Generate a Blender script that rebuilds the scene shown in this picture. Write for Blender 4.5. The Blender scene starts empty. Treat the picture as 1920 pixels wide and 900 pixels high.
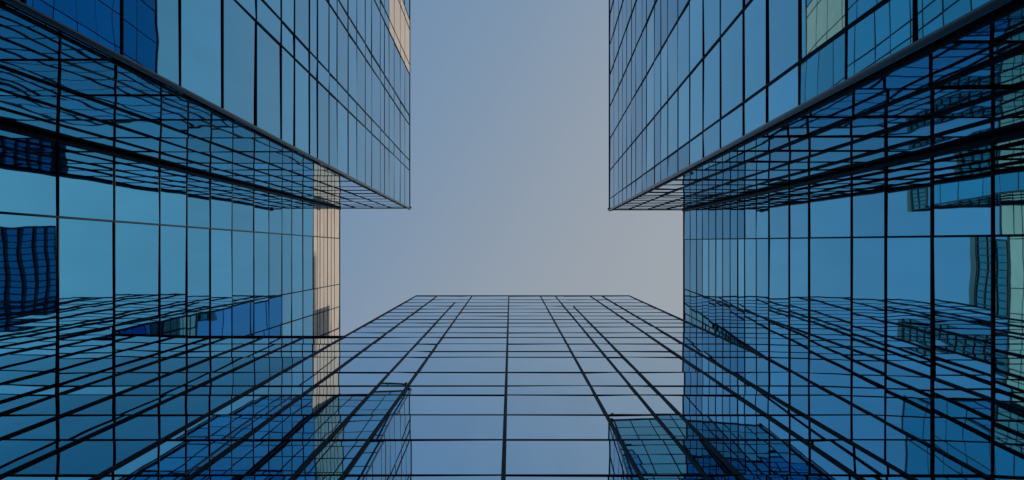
import bpy, bmesh, math, random
from mathutils import Vector
random.seed(7)
S = bpy.context.scene
COL = S.collection

# ------------------------------------------------------------------ camera
H = 90.0            # height of the two side towers above the eye (m)
F = 1100.0          # focal length in photo pixels (1920 wide)
U = H / F           # metres per plan unit
EYE = 1.6
cd = bpy.data.cameras.new('camera'); cam = bpy.data.objects.new('camera', cd); COL.objects.link(cam)
cd.sensor_width = 36.0; cd.lens = F / 1920 * 36.0
cd.clip_start = 0.1; cd.clip_end = 6000
cam.location = (0, 0, EYE); cam.rotation_euler = (math.pi, 0, 0)     # looks straight up, picture down = +Y
S.camera = cam

# ------------------------------------------------------------------ sky
SUN_EL, SUN_AZ = math.radians(41), math.radians(-3)    # azimuth counted from +X towards +Y
w = bpy.data.worlds.new('World'); S.world = w; w.use_nodes = True
nt = w.node_tree; nt.nodes.clear()
N = nt.nodes.new; L = nt.links.new
out = N('ShaderNodeOutputWorld'); bg = N('ShaderNodeBackground'); sky = N('ShaderNodeTexSky')
sky.sky_type = 'NISHITA'; sky.sun_disc = False
sky.sun_elevation = SUN_EL; sky.sun_rotation = math.radians(90) - SUN_AZ
sky.air_density = 1.0; sky.dust_density = 3.0; sky.ozone_density = 1.0
hs = N('ShaderNodeHueSaturation'); hs.inputs['Saturation'].default_value = 0.62; hs.inputs['Value'].default_value = 1.0
# thin high veil: a warm-grey whitening that grows towards the sunny side of the sky
tc = N('ShaderNodeTexCoord'); dot = N('ShaderNodeVectorMath'); dot.operation = 'DOT_PRODUCT'
dot.inputs[1].default_value = (0.80, 0.52, 0.12)
mr = N('ShaderNodeMapRange'); mr.inputs['From Min'].default_value = -0.32; mr.inputs['From Max'].default_value = 0.38
mr.inputs['To Min'].default_value = 0.0; mr.inputs['To Max'].default_value = 1.0; mr.interpolation_type = 'SMOOTHSTEP'
veil = N('ShaderNodeMix'); veil.data_type = 'RGBA'
veil.inputs[6].default_value = (1.52, 2.66, 4.20, 1); veil.inputs[7].default_value = (3.20, 3.55, 3.95, 1)
mix = N('ShaderNodeMix'); mix.data_type = 'RGBA'; mix.inputs[0].default_value = 0.93
L(tc.outputs['Generated'], dot.inputs[0]); L(dot.outputs['Value'], mr.inputs['Value'])
L(mr.outputs['Result'], veil.inputs[0])
L(sky.outputs['Color'], hs.inputs['Color']); L(hs.outputs['Color'], mix.inputs[6]); L(veil.outputs[2], mix.inputs[7])
L(mix.outputs[2], bg.inputs['Color']); bg.inputs['Strength'].default_value = 0.105
L(bg.outputs[0], out.inputs[0])

sd = bpy.data.lights.new('sun', 'SUN'); sun = bpy.data.objects.new('sun', sd); COL.objects.link(sun)
sd.energy = 2.2; sd.angle = math.radians(0.53); sd.color = (1.0, 0.86, 0.72)
sdir = Vector((math.cos(SUN_EL)*math.cos(SUN_AZ), math.cos(SUN_EL)*math.sin(SUN_AZ), math.sin(SUN_EL)))
sun.rotation_euler = (-sdir).to_track_quat('-Z', 'Y').to_euler(); sun.location = (60, -40, 160)

S.view_settings.view_transform = 'Standard'; S.view_settings.look = 'None'
S.view_settings.exposure = 0.0; S.view_settings.gamma = 1.0; S.view_settings.use_curve_mapping = False
S.render.engine = 'CYCLES'
S.cycles.max_bounces = 14; S.cycles.glossy_bounces = 12; S.cycles.diffuse_bounces = 3

# ------------------------------------------------------------------ materials
def glass(name, tint, amp=0.010, rough=0.012, scale=0.33, vary=0.20):
    m = bpy.data.materials.new(name); m.use_nodes = True; t = m.node_tree; t.nodes.clear()
    A, K = t.nodes.new, t.links.new
    o = A('ShaderNodeOutputMaterial'); p = A('ShaderNodeBsdfPrincipled')
    at = A('ShaderNodeAttribute'); at.attribute_name = 'pane_seed'
    geo = A('ShaderNodeNewGeometry')
    off = A('ShaderNodeVectorMath'); off.operation = 'SCALE'; off.inputs[0].default_value = (41, 67, 29)
    K(at.outputs['Fac'], off.inputs['Scale'])
    add = A('ShaderNodeVectorMath'); add.operation = 'ADD'
    K(geo.outputs['Position'], add.inputs[0]); K(off.outputs[0], add.inputs[1])
    nz = A('ShaderNodeTexNoise'); nz.inputs['Scale'].default_value = scale
    nz.inputs['Detail'].default_value = 1.6; nz.inputs['Roughness'].default_value = 0.45
    K(add.outputs[0], nz.inputs['Vector'])
    sub = A('ShaderNodeVectorMath'); sub.operation = 'SUBTRACT'; sub.inputs[1].default_value = (.5, .5, .5)
    K(nz.outputs['Color'], sub.inputs[0])
    sc = A('ShaderNodeVectorMath'); sc.operation = 'SCALE'; sc.inputs['Scale'].default_value = amp
    K(sub.outputs[0], sc.inputs[0])
    a2 = A('ShaderNodeVectorMath'); a2.operation = 'ADD'
    K(geo.outputs['Normal'], a2.inputs[0]); K(sc.outputs[0], a2.inputs[1])
    nn = A('ShaderNodeVectorMath'); nn.operation = 'NORMALIZE'; K(a2.outputs[0], nn.inputs[0])
    K(nn.outputs[0], p.inputs['Normal'])
    # coating differs a little from pane to pane, and grime gathers in faint streaks
    wn = A('ShaderNodeTexWhiteNoise'); wn.noise_dimensions = '1D'; K(at.outputs['Fac'], wn.inputs['W'])
    mrr = A('ShaderNodeMapRange'); mrr.inputs['To Min'].default_value = 1 - vary; mrr.inputs['To Max'].default_value = 1.0
    K(wn.outputs['Value'], mrr.inputs['Value'])
    gr = A('ShaderNodeTexNoise'); gr.inputs['Scale'].default_value = 0.12; gr.inputs['Detail'].default_value = 4
    mp = A('ShaderNodeMapping'); mp.inputs['Scale'].default_value = (6, 6, 0.7)
    K(add.outputs[0], mp.inputs['Vector']); K(mp.outputs[0], gr.inputs['Vector'])
    g2 = A('ShaderNodeMapRange'); g2.inputs['From Min'].default_value = .3; g2.inputs['From Max'].default_value = .7
    g2.inputs['To Min'].default_value = .93; g2.inputs['To Max'].default_value = 1.0
    K(gr.outputs['Fac'], g2.inputs['Value'])
    mu = A('ShaderNodeMath'); mu.operation = 'MULTIPLY'; K(mrr.outputs[0], mu.inputs[0]); K(g2.outputs[0], mu.inputs[1])
    cs = A('ShaderNodeVectorMath'); cs.operation = 'SCALE'; cs.inputs[0].default_value = tint
    K(mu.outputs[0], cs.inputs['Scale']); K(cs.outputs[0], p.inputs['Base Color'])
    p.inputs['Metallic'].default_value = 1.0; p.inputs['Roughness'].default_value = rough
    K(p.outputs[0], o.inputs[0]); return m

def plain(name, col, rough=0.5, metal=0.0, nscale=1.5, namp=0.25, bump=0.0, spec=0.5):
    m = bpy.data.materials.new(name); m.use_nodes = True; t = m.node_tree
    p = t.nodes['Principled BSDF']; A, K = t.nodes.new, t.links.new
    g = A('ShaderNodeNewGeometry'); nz = A('ShaderNodeTexNoise'); nz.inputs['Scale'].default_value = nscale; nz.inputs['Detail'].default_value = 5
    K(g.outputs['Position'], nz.inputs['Vector'])
    mr = A('ShaderNodeMapRange'); mr.inputs['To Min'].default_value = 1 - namp; mr.inputs['To Max'].default_value = 1 + namp
    K(nz.outputs['Fac'], mr.inputs['Value'])
    s = A('ShaderNodeVectorMath'); s.operation = 'SCALE'; s.inputs[0].default_value = col; K(mr.outputs[0], s.inputs['Scale'])
    K(s.outputs[0], p.inputs['Base Color']); p.inputs['Roughness'].default_value = rough; p.inputs['Metallic'].default_value = metal
    p.inputs['Specular IOR Level'].default_value = spec
    if bump:
        b = A('ShaderNodeBump'); b.inputs['Strength'].default_value = bump; K(nz.outputs['Fac'], b.inputs['Height']); K(b.outputs[0], p.inputs['Normal'])
    return m

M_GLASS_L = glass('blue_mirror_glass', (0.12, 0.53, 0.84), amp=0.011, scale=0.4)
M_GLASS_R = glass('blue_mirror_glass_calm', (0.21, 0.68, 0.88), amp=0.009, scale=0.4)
M_GLASS_F = glass('front_mirror_glass', (0.54, 0.75, 0.90), amp=0.007, scale=0.22, vary=0.08)
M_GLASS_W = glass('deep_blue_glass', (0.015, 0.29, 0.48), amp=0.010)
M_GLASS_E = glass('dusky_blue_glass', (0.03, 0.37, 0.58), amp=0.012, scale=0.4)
M_GLASS_D = glass('far_glass', (0.09, 0.36, 0.50), amp=0.02, rough=0.05)
M_BEIGE = plain('beige_cladding', (0.52, 0.455, 0.39), rough=0.45, nscale=0.6, namp=0.18, spec=0.3)
M_BAR = plain('dark_anodised_metal', (0.009, 0.024, 0.044), rough=0.55, nscale=2.0, namp=0.3, spec=0.12)
M_FIN = plain('blue_grey_fins', (0.16, 0.24, 0.32), rough=0.5, nscale=0.8, namp=0.3)
M_TRIM = plain('slate_metal_trim', (0.012, 0.028, 0.045), rough=0.28, metal=0.4, nscale=1.0, namp=0.2)
M_STRIP = plain('blue_grey_metal_strip', (0.02, 0.045, 0.07), rough=0.6, metal=0.0, spec=0.1)
M_CORE = plain('dark_core', (0.02, 0.025, 0.03), rough=0.8)
M_ROOF = plain('roof_gravel', (0.22, 0.21, 0.20), rough=0.9, nscale=8, bump=0.2)
M_STONE = plain('pale_stone', (0.42, 0.40, 0.36), rough=0.7, nscale=1.2, bump=0.1)

# ------------------------------------------------------------------ helpers
def link(name, me, mat, parent=None):
    o = bpy.data.objects.new(name, me); COL.objects.link(o)
    if mat: me.materials.append(mat)
    if parent:
        o.parent = parent; o.matrix_parent_inverse = parent.matrix_basis.inverted()
    return o
def thing(name, label, cat, loc, group=None):
    o = bpy.data.objects.new(name, None); COL.objects.link(o); o.location = loc; o.empty_display_size = 2
    bpy.context.view_layer.update()
    o['label'] = label; o['category'] = cat
    if group: o['group'] = group
    return o
HEX = [(0,1,2,3), (7,6,5,4), (0,4,5,1), (1,5,6,2), (2,6,7,3), (3,7,4,0)]
def mesh_from(name, vs, fs, seeds=None):
    me = bpy.data.meshes.new(name); me.from_pydata(vs, [], fs)
    if seeds is not None:
        a = me.attributes.new('pane_seed', 'FLOAT', 'FACE')
        for i, s in enumerate(seeds): a.data[i].value = s
    bm = bmesh.new(); bm.from_mesh(me); bmesh.ops.recalc_face_normals(bm, faces=bm.faces); bm.to_mesh(me); bm.free()
    return me
def hexa(c):       # 8 corners: 0-3 one end, 4-7 the other
    return [Vector(p) for p in c]
def px(p):         # world point -> photo pixel
    h = max(p.z - EYE, 0.5)
    return 960 + F * p.x / h, 450 + F * p.y / h

SC = 1.0                 # size of the tower being built, relative to H
def P(bx, by, v, z):     # plan units at z=0, lean v (units per z=1)
    return Vector(((bx + v[0]*z) * U * SC, (by + v[1]*z) * U * SC, z * H * SC + EYE))

class Face:
    """a curtain wall: plane through plan point (bx,by) along 'axis', leaning by v"""
    def __init__(s, fixed, axis, v, sign):
        s.fixed, s.axis, s.v, s.sign = fixed, axis, v, sign
        d = Vector((v[0]*U, v[1]*U, H)).normalized(); s.up = d
        s.e = Vector((0,1,0)) if axis == 'y' else Vector((1,0,0))
        n = s.e.cross(d).normalized()
        want = Vector((sign,0,0)) if axis == 'y' else Vector((0,sign,0))
        s.n = n if n.dot(want) > 0 else -n
    def pt(s, a, z):
        return P(s.fixed, a, s.v, z) if s.axis == 'y' else P(a, s.fixed, s.v, z)

def bar(p, q, side, n, w, d, back=0.05, rnd=0.0):
    """box from p to q, width w along side, from back inside to d outside along n"""
    a, b = side * (w/2), n * d; c = -n * back
    if rnd:    # chamfered nose
        prof = [a + c, a + n*(d-rnd), a*(1-rnd/w*2) + b, -a*(1-rnd/w*2) + b, -a + n*(d-rnd), -a + c]
    else:
        prof = [a + c, a + b, -a + b, -a + c]
    k = len(prof)
    vs = [p + t for t in prof] + [q + t for t in prof]
    fs = [tuple(range(k)), tuple(range(2*k-1, k-1, -1))] + [(i, (i+1) % k, (i+1) % k + k, i + k) for i in range(k)]
    return vs, fs

PANES = {}
def facade(root, fc, al, zl, glass_m, mw, md, tw, td, amin=None, amax=None, tilt=0.009, special=None, thick=None, drop=None):
    """al: positions of the mullions (first/last are the edges); zl: floor lines"""
    amin = amin or (lambda z: al[0]); amax = amax or (lambda z: al[-1])
    # mullions
    for i, a in enumerate(al[1:-1]):
        w_, d_ = (mw, md)
        if thick and (i+1) in thick: w_, d_ = mw*thick[i+1], md*1.12
        zt = zl[-1]
        if drop and (i+1) in drop: zt = drop[i+1]
        vs, fs = bar(fc.pt(a, zl[0]), fc.pt(a, zt), fc.e, fc.n, w_, d_, 0.06, rnd=min(0.03, w_*0.3))
        mo = link('mullion', mesh_from('mullion', vs, fs), M_BAR, root)
        lip = min(0.03, w_*0.3); k_ = (w_ - 2*lip*1.0)*0.42      # bright metal cover strip set into the nose
        off_ = fc.n*(d_-0.004)
        vs, fs = bar(fc.pt(a, zl[0]) + off_, fc.pt(a, zt) + off_, fc.e, fc.n, k_, 0.012, 0.0)
        link('cover_strip', mesh_from('strip', vs, fs), M_STRIP, mo)
    # transoms
    for j, z in enumerate(zl):
        a0, a1 = amin(z), amax(z)
        vs, fs = bar(fc.pt(a0, z), fc.pt(a1, z), fc.up, fc.n, tw*random.uniform(.85, 1.2), td(z) if callable(td) else td, 0.045, rnd=0.02)
        link('transom', mesh_from('transom', vs, fs), M_BAR, root)
    # panes
    lst = PANES.setdefault(root, [])
    for j in range(len(zl)-1):
        z0, z1 = zl[j], zl[j+1]
        for i in range(len(al)-1):
            def ed(a, z, k):
                if k == 0: return amin(z)
                if k == len(al)-1: return amax(z)
                return a
            c = [fc.pt(ed(al[i], z0, i), z0), fc.pt(ed(al[i+1], z0, i+1), z0), fc.pt(ed(al[i+1], z1, i+1), z1), fc.pt(ed(al[i], z1, i), z1)]
            tx, ty = random.gauss(0, tilt), random.gauss(0, tilt)
            off = [-tx-ty, tx-ty, tx+ty, -tx+ty]
            f_ = [c[k] + fc.n*off[k] for k in range(4)]
            b_ = [c[k] - fc.n*0.03 for k in range(4)]
            mat = glass_m
            if special:
                r = special(al[i], al[i+1], z0, z1)
                if r: mat = r
            poly = [px(p) for p in c]
            cx = [min(max(x, 0), 1920) for x, y in poly]; cy = [min(max(y, 0), 900) for x, y in poly]
            ar = abs(sum(cx[k]*cy[(k+1) % 4] - cx[(k+1) % 4]*cy[k] for k in range(4))) / 2
            lst.append((ar, f_ + b_, mat, random.random()))

def build_panes(root, name='window_pane', cap=100):
    lst = sorted(PANES.get(root, []), key=lambda t: -t[0])
    cl = [t for t in lst if t[2] is M_BEIGE]; gl = [t for t in lst if t[2] is not M_BEIGE]
    def one(t): return mesh_from('pane', t[1], HEX, [t[3]]*6)
    for t in gl[:cap]: link(name, one(t), t[2], root)
    if gl[cap:]:
        vs, fs, sd = [], [], []
        for t in gl[cap:]:
            k = len(vs); vs += t[1]; fs += [tuple(a+k for a in f) for f in HEX]; sd += [t[3]]*6
        o = link(name, mesh_from('panes', vs, fs, sd), gl[cap][2], root); o['kind'] = 'stuff'
    for t in cl[:cap]:
        o = link('cladding_panel', one(t), t[2], root); o['label'] = 'pale beige panel'
    if cl[cap:]:
        vs, fs = [], []
        for t in cl[cap:]:
            k = len(vs); vs += t[1]; fs += [tuple(a+k for a in f) for f in HEX]
        o = link('cladding_panel', mesh_from('panels', vs, fs), M_BEIGE, root); o['kind'] = 'stuff'

def prism(name, foot, v, z0, z1, mat, root):
    vs = [P(x, y, v, z0) for x, y in foot] + [P(x, y, v, z1) for x, y in foot]; k = len(foot)
    fs = [tuple(range(k)), tuple(range(2*k-1, k-1, -1))] + [(i, (i+1) % k, (i+1) % k + k, i+k) for i in range(k)]
    return link(name, mesh_from(name, vs, fs), mat, root)

def corner_post(root, bx, by, v, z0, z1, w, name='corner_post', mat=None):
    """polygonal post along a vertical edge"""
    n = 10; a = P(bx, by, v, z0); b = P(bx, by, v, z1); vs = []
    for c in (a, b):
        for i in range(n):
            t = 2*math.pi*i/n; vs.append(c + Vector((math.cos(t)*w, math.sin(t)*w, 0)))
    fs = [tuple(range(n)), tuple(range(2*n-1, n-1, -1))] + [(i, (i+1) % n, (i+1) % n+n, i+n) for i in range(n)]
    o = link(name, mesh_from(name, vs, fs), mat or M_TRIM, root)
    return o

def coping(root, fc, a0, a1, z, w=0.35, d=0.08, mat=None):
    vs, fs = bar(fc.pt(a0, z) + fc.up*w/2, fc.pt(a1, z) + fc.up*w/2, fc.up, fc.n, w, d, 0.2, rnd=0.04)
    return link('parapet_coping', mesh_from('coping', vs, fs), mat or M_BAR, root)

def low(first, step, n):
    r = []; z = first - step
    while z > 0.03 and len(r) < n: r.append(z); z -= step
    return [0.0] + sorted(r) if r else [0.0]

# ------------------------------------------------------------------ ground
def ground_mat():
    m = bpy.data.materials.new('paving'); m.use_nodes = True; t = m.node_tree; p = t.nodes['Principled BSDF']
    g = t.nodes.new('ShaderNodeNewGeometry'); b = t.nodes.new('ShaderNodeTexBrick')
    b.inputs['Scale'].default_value = 0.8; b.inputs['Color1'].default_value = (.28,.27,.26,1); b.inputs['Color2'].default_value = (.22,.22,.21,1)
    b.inputs['Mortar'].default_value = (.1,.1,.1,1); b.inputs['Mortar Size'].default_value = 0.01
    t.links.new(g.outputs['Position'], b.inputs['Vector']); t.links.new(b.outputs['Color'], p.inputs['Base Color'])
    p.inputs['Roughness'].default_value = .8; return m
me = bpy.data.meshes.new('ground'); R_ = 2500
me.from_pydata([(-R_,-R_,0),(R_,-R_,0),(R_,R_,0),(-R_,R_,0)], [], [(0,1,2,3)])
g = link('ground', me, ground_mat()); g['kind'] = 'structure'

# ================================================================== LEFT TOWER (L-shaped plan)
SC = 0.95
vL = (5, 22); vB = (-35, 22); vE = (0, 22)      # slight lean of the faces
xw, xb = -324-5, -192+35                       # recessed wing wall, projecting block wall (plan units at z=0)
ye = -60-22                                   # end face of the block, looks towards the front tower
lt = thing('glass_tower', 'blue mirror glass tower left of the sky, with pale beige panels along its inner edge', 'tower',
           ((xw-200)*U, 0, 0), 'mirror glass towers round the courtyard')
zw = [329/(965-x) for x in (108,214,299,350,394,435,476,504,528.6,547,568,587.5)] + [.889,.901,.919,.937,.956,.973]
zw = low(zw[0], .052, 8) + zw + [1.0]
wall = Face(xw, 'y', vL, 1)
yw = [ye, -22-3, 83-22, 125-22, 165-22, 215, 270, 330, 395, 460]
facade(lt, wall, yw, zw, M_GLASS_L, .11, .09, .11, lambda z: .075 if z < .6 else .045, special=lambda a0,a1,z0,z1: M_BEIGE if z0 > .865 else None, thick={1:1.1, 4:1.9})
zb = [157/(925-x) for x in (228,337,417,480,527,552,580,595,617,632,653,669,685,697,713,721,729.5,739,750.5,759)]
zb = low(zb[0], .047, 6) + zb + [1.0]
blk = Face(xb, 'y', vB, 1)
yb = [-1000, -900, -800, -700, -600, -500, -412-22, -394-22, -328-22, -310-22, -233-22, -215-22, -149-22, -130.5-22, ye]
def beige_blk(a0, a1, z0, z1): return M_BEIGE if (z0 > .80 and a1 <= -330 and a0 > -440) else None
facade(lt, blk, yb, zb, M_GLASS_L, .10, .08, .10, lambda z: .05 if z < .5 else .03, special=beige_blk)
endf = Face(ye, 'x', vE, 1)
ze = [z for z in zw if z < .88] + [.92, .96, 1.0]
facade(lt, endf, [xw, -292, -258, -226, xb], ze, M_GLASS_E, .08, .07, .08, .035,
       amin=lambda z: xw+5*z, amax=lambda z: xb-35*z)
corner_post(lt, xb+1.5, ye+1, vB, 0, 1.0, .10)
corner_post(lt, xb-5, ye+1, vB, 0, 1.0, .07, 'corner_rail', M_BAR)
corner_post(lt, xw+2, ye+2, vL, 0, 1.0, .13, 'corner_rail', M_BAR)
coping(lt, wall, ye, yw[-1], 1.0); coping(lt, blk, yb[0], ye+3, 1.0); coping(lt, endf, xw+5, xb-32, 1.0)
def ell(g, z): return [P(x, y, v, z) for x, y, v in ((xw-g, 460, vL), (xw-g, ye-g, vL), (xb-g, ye-g, vB), (xb-g, -1000+g, vB), (-700+g, -1000+g, vL), (-700+g, 460, vL))]
def slab(name, g, z0, z1, mat):
    v_ = ell(g, z0) + ell(g, z1); k = 6
    f_ = [tuple(range(k)), tuple(range(2*k-1, k-1, -1))] + [(i, (i+1) % k, (i+1) % k + k, i+k) for i in range(k)]
    link(name, mesh_from(name, v_, f_), mat, lt)
slab('tower_core', 4, -EYE/(H*SC), .998, M_CORE)
slab('roof', 5, .9985, 1.004, M_ROOF)
build_panes(lt)

# ================================================================== RIGHT TOWER (mirrored L plan)
SC = 0.75
vR = (73, 2)
xwR, xbR = 323-73, 183-73
yeR = -57-2
rt = thing('glass_tower', 'all blue mirror glass tower with thin face lines, right of the sky', 'tower',
           ((xwR+200)*U, 0, 0), 'mirror glass towers round the courtyard')
zwR = [250/(x-1033) for x in (1748,1661,1597,1517,1480,1442,1418,1396,1383,1369,1355,1342,1329,1317,1306,1294)]
zwR = low(zwR[0], .048, 7) + zwR + [1.0]
wallR = Face(xwR, 'y', vR, -1)
facade(rt, wallR, [yeR, -1-2, 92-2, 135, 185, 240, 300, 370, 450], zwR, M_GLASS_R, .09, .08, .10, lambda z: .06 if z < .62 else .033, thick={2:1.2})
zbR = [110/(x-1033) for x in (1715,1587.5,1499,1438,1394,1351,1318.5,1293,1271,1252,1239,1227,1212,1204,1192,1184,1175,1167,1160,1151)]
zbR = low(zbR[0], .04, 4) + zbR + [1.0]
blkR = Face(xbR, 'y', vR, -1)
ybR = [-1000,-920,-850,-780,-710,-645,-585,-530,-476,-422-2,-364-2,-308-2,-249-2,-189-2,-130-2,-77-2,yeR]
facade(rt, blkR, ybR, zbR, M_GLASS_R, .08, .06, .07, lambda z: .035 if z < .4 else .022, tilt=.006)
endR = Face(yeR, 'x', vR, 1)
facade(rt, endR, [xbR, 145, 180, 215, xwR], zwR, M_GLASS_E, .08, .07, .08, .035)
corner_post(rt, xbR-1.5, yeR+1, vR, 0, 1.0, .08)
corner_post(rt, xbR+5, yeR+1, vR, 0, 1.0, .07, 'corner_rail', M_BAR)
corner_post(rt, xwR-2, yeR+2, vR, 0, 1.0, .13, 'corner_rail', M_BAR)
coping(rt, wallR, yeR, 450, 1.0); coping(rt, blkR, -1000, yeR+3, 1.0); coping(rt, endR, xbR-3, xwR, 1.0)
prism('tower_core', [(xwR+4, 450), (xwR+4, yeR-4), (xbR+4, yeR-4), (xbR+4, -1000), (640, -1000), (640, 450)], vR, -EYE/(H*SC), .998, M_CORE, rt)
prism('roof', [(xwR+5, 449), (xwR+5, yeR-5), (xbR+5, yeR-5), (xbR+5, -999), (639, -999), (639, 449)], vR, .9985, 1.004, M_ROOF, rt)
build_panes(rt)
# ================================================================== FRONT TOWER
SC = 1.0
HF = 1.0
vF = (-3, 4)
yF = 105 - 4
ft = thing('glass_tower', 'mirror glass tower between the other two, its flat roofline ending against the sky', 'tower',
           (0, (yF+150)*U, 0), 'mirror glass towers round the courtyard')
front = Face(yF, 'x', vF, -1)
x0F, x1F, y1F = -177, 223, yF+330
rows = (562,567.5,573.7,579.4,586,592.5,599,605.6,613,624,632.8,645,659,670,698.4,723.8,741,778.4,825,891.5)
zf = sorted(yF/(y-454) for y in rows)
zf = low(zf[0], .035, 7) + zf + [HF]
offs = [x0F, -137, -93, -72, -3, 56, 84, 99, 149, 171, x1F]
facade(ft, front, offs, zf, M_GLASS_F, .13, .10, .10, .035, tilt=.008, thick={4:1.25, 7:.8}, drop={2: zf[-3], 7: .84})
coping(ft, front, x0F, x1F, HF, w=.3, d=.09)
# lower wing that closes the gap to the left tower, flush with the front
zk = [z for z in zf if z < .57]
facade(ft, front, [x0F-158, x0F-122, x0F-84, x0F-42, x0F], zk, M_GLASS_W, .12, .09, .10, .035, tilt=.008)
coping(ft, front, x0F-158, x0F, zk[-1], w=.3, d=.12)
prism('wing_core', [(x0F-158, yF+3), (x0F-1, yF+3), (x0F-1, yF+120), (x0F-158, yF+120)], vF, -EYE/(H*SC), zk[-1], M_CORE, ft)
zs = [z for k, z in enumerate(zf) if k % 2 == 0 or z > .9]
if zs[-1] < 1: zs.append(1.0)
ys = [yF, yF+55, yF+110, yF+165, yF+220, yF+275, y1F]
sideL = Face(x0F, 'y', vF, -1); sideR = Face(x1F, 'y', vF, 1)
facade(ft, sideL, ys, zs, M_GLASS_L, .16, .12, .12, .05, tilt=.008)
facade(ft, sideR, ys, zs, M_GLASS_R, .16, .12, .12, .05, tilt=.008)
corner_post(ft, x0F, yF, vF, 0, 1.0, .11, mat=M_BAR); corner_post(ft, x1F, yF, vF, 0, 1.0, .11, mat=M_BAR)
prism('tower_core', [(x0F+3, yF+3), (x1F-3, yF+3), (x1F-3, y1F-2), (x0F+3, y1F-2)], vF, -EYE/(H*SC), .998, M_CORE, ft)
prism('roof', [(x0F+4, yF+4), (x1F-4, yF+4), (x1F-4, y1F-3), (x0F+4, y1F-3)], vF, .9985, 1.003, M_ROOF, ft)
build_panes(ft)

# ================================================================== FAR TOWERS (seen in the mirror glass)
def far_tower(label, x0, x1, y0, y1, zt, face, bands, cols, crown=True):
    t = thing('office_tower', label, 'tower', ((x0+x1)/2*U, (y0+y1)/2*U, 0), 'distant office towers')
    b = prism('curtain_wall', [(x0, y0), (x1, y0), (x1, y1), (x0, y1)], (0, 0), -EYE/(H*SC), zt, M_GLASS_D, t)
    for fc, lo, hi in ((Face(x0, 'y', (0,0), -1), y0, y1), (Face(x1, 'y', (0,0), 1), y0, y1), (Face(y0, 'x', (0,0), -1), x0, x1)):
        vs, fs = [], []
        for j in range(bands+1):
            z = zt*j/bands; q, r = bar(fc.pt(lo, z), fc.pt(hi, z), fc.up, fc.n, .9, .3, .05, .05); o = len(vs); vs += q; fs += [tuple(k+o for k in f) for f in r]
        link('floor_band', mesh_from('band', vs, fs), M_TRIM, t)
        vs, fs = [], []
        for i in range(cols+1):
            a = lo + (hi-lo)*i/cols; q, r = bar(fc.pt(a, 0), fc.pt(a, zt), fc.e, fc.n, .25, .4, .05, .05); o = len(vs); vs += q; fs += [tuple(k+o for k in f) for f in r]
        link('mullion_screen', mesh_from('screen', vs, fs), M_BAR, t)
    if crown: prism('roof_crown', [(x0-6, y0-6), (x1+6, y0-6), (x1+6, y1+6), (x0-6, y1+6)], (0,0), zt, zt+.03, M_TRIM, t)
far_tower('banded glass office tower mirrored at the left edge of the picture', 950, 1280, -38, 252, 1.8, 'x', 40, 14)
far_tower('gridded glass office tower mirrored at the right edge, between dark bars', -1500, -1100, 2, 350, 2.3, 'x', 46, 13)
far_tower('low glass office block mirrored as a thin strip at the right edge', -1400, -1000, -225, -140, 2.5, 'x', 50, 5)
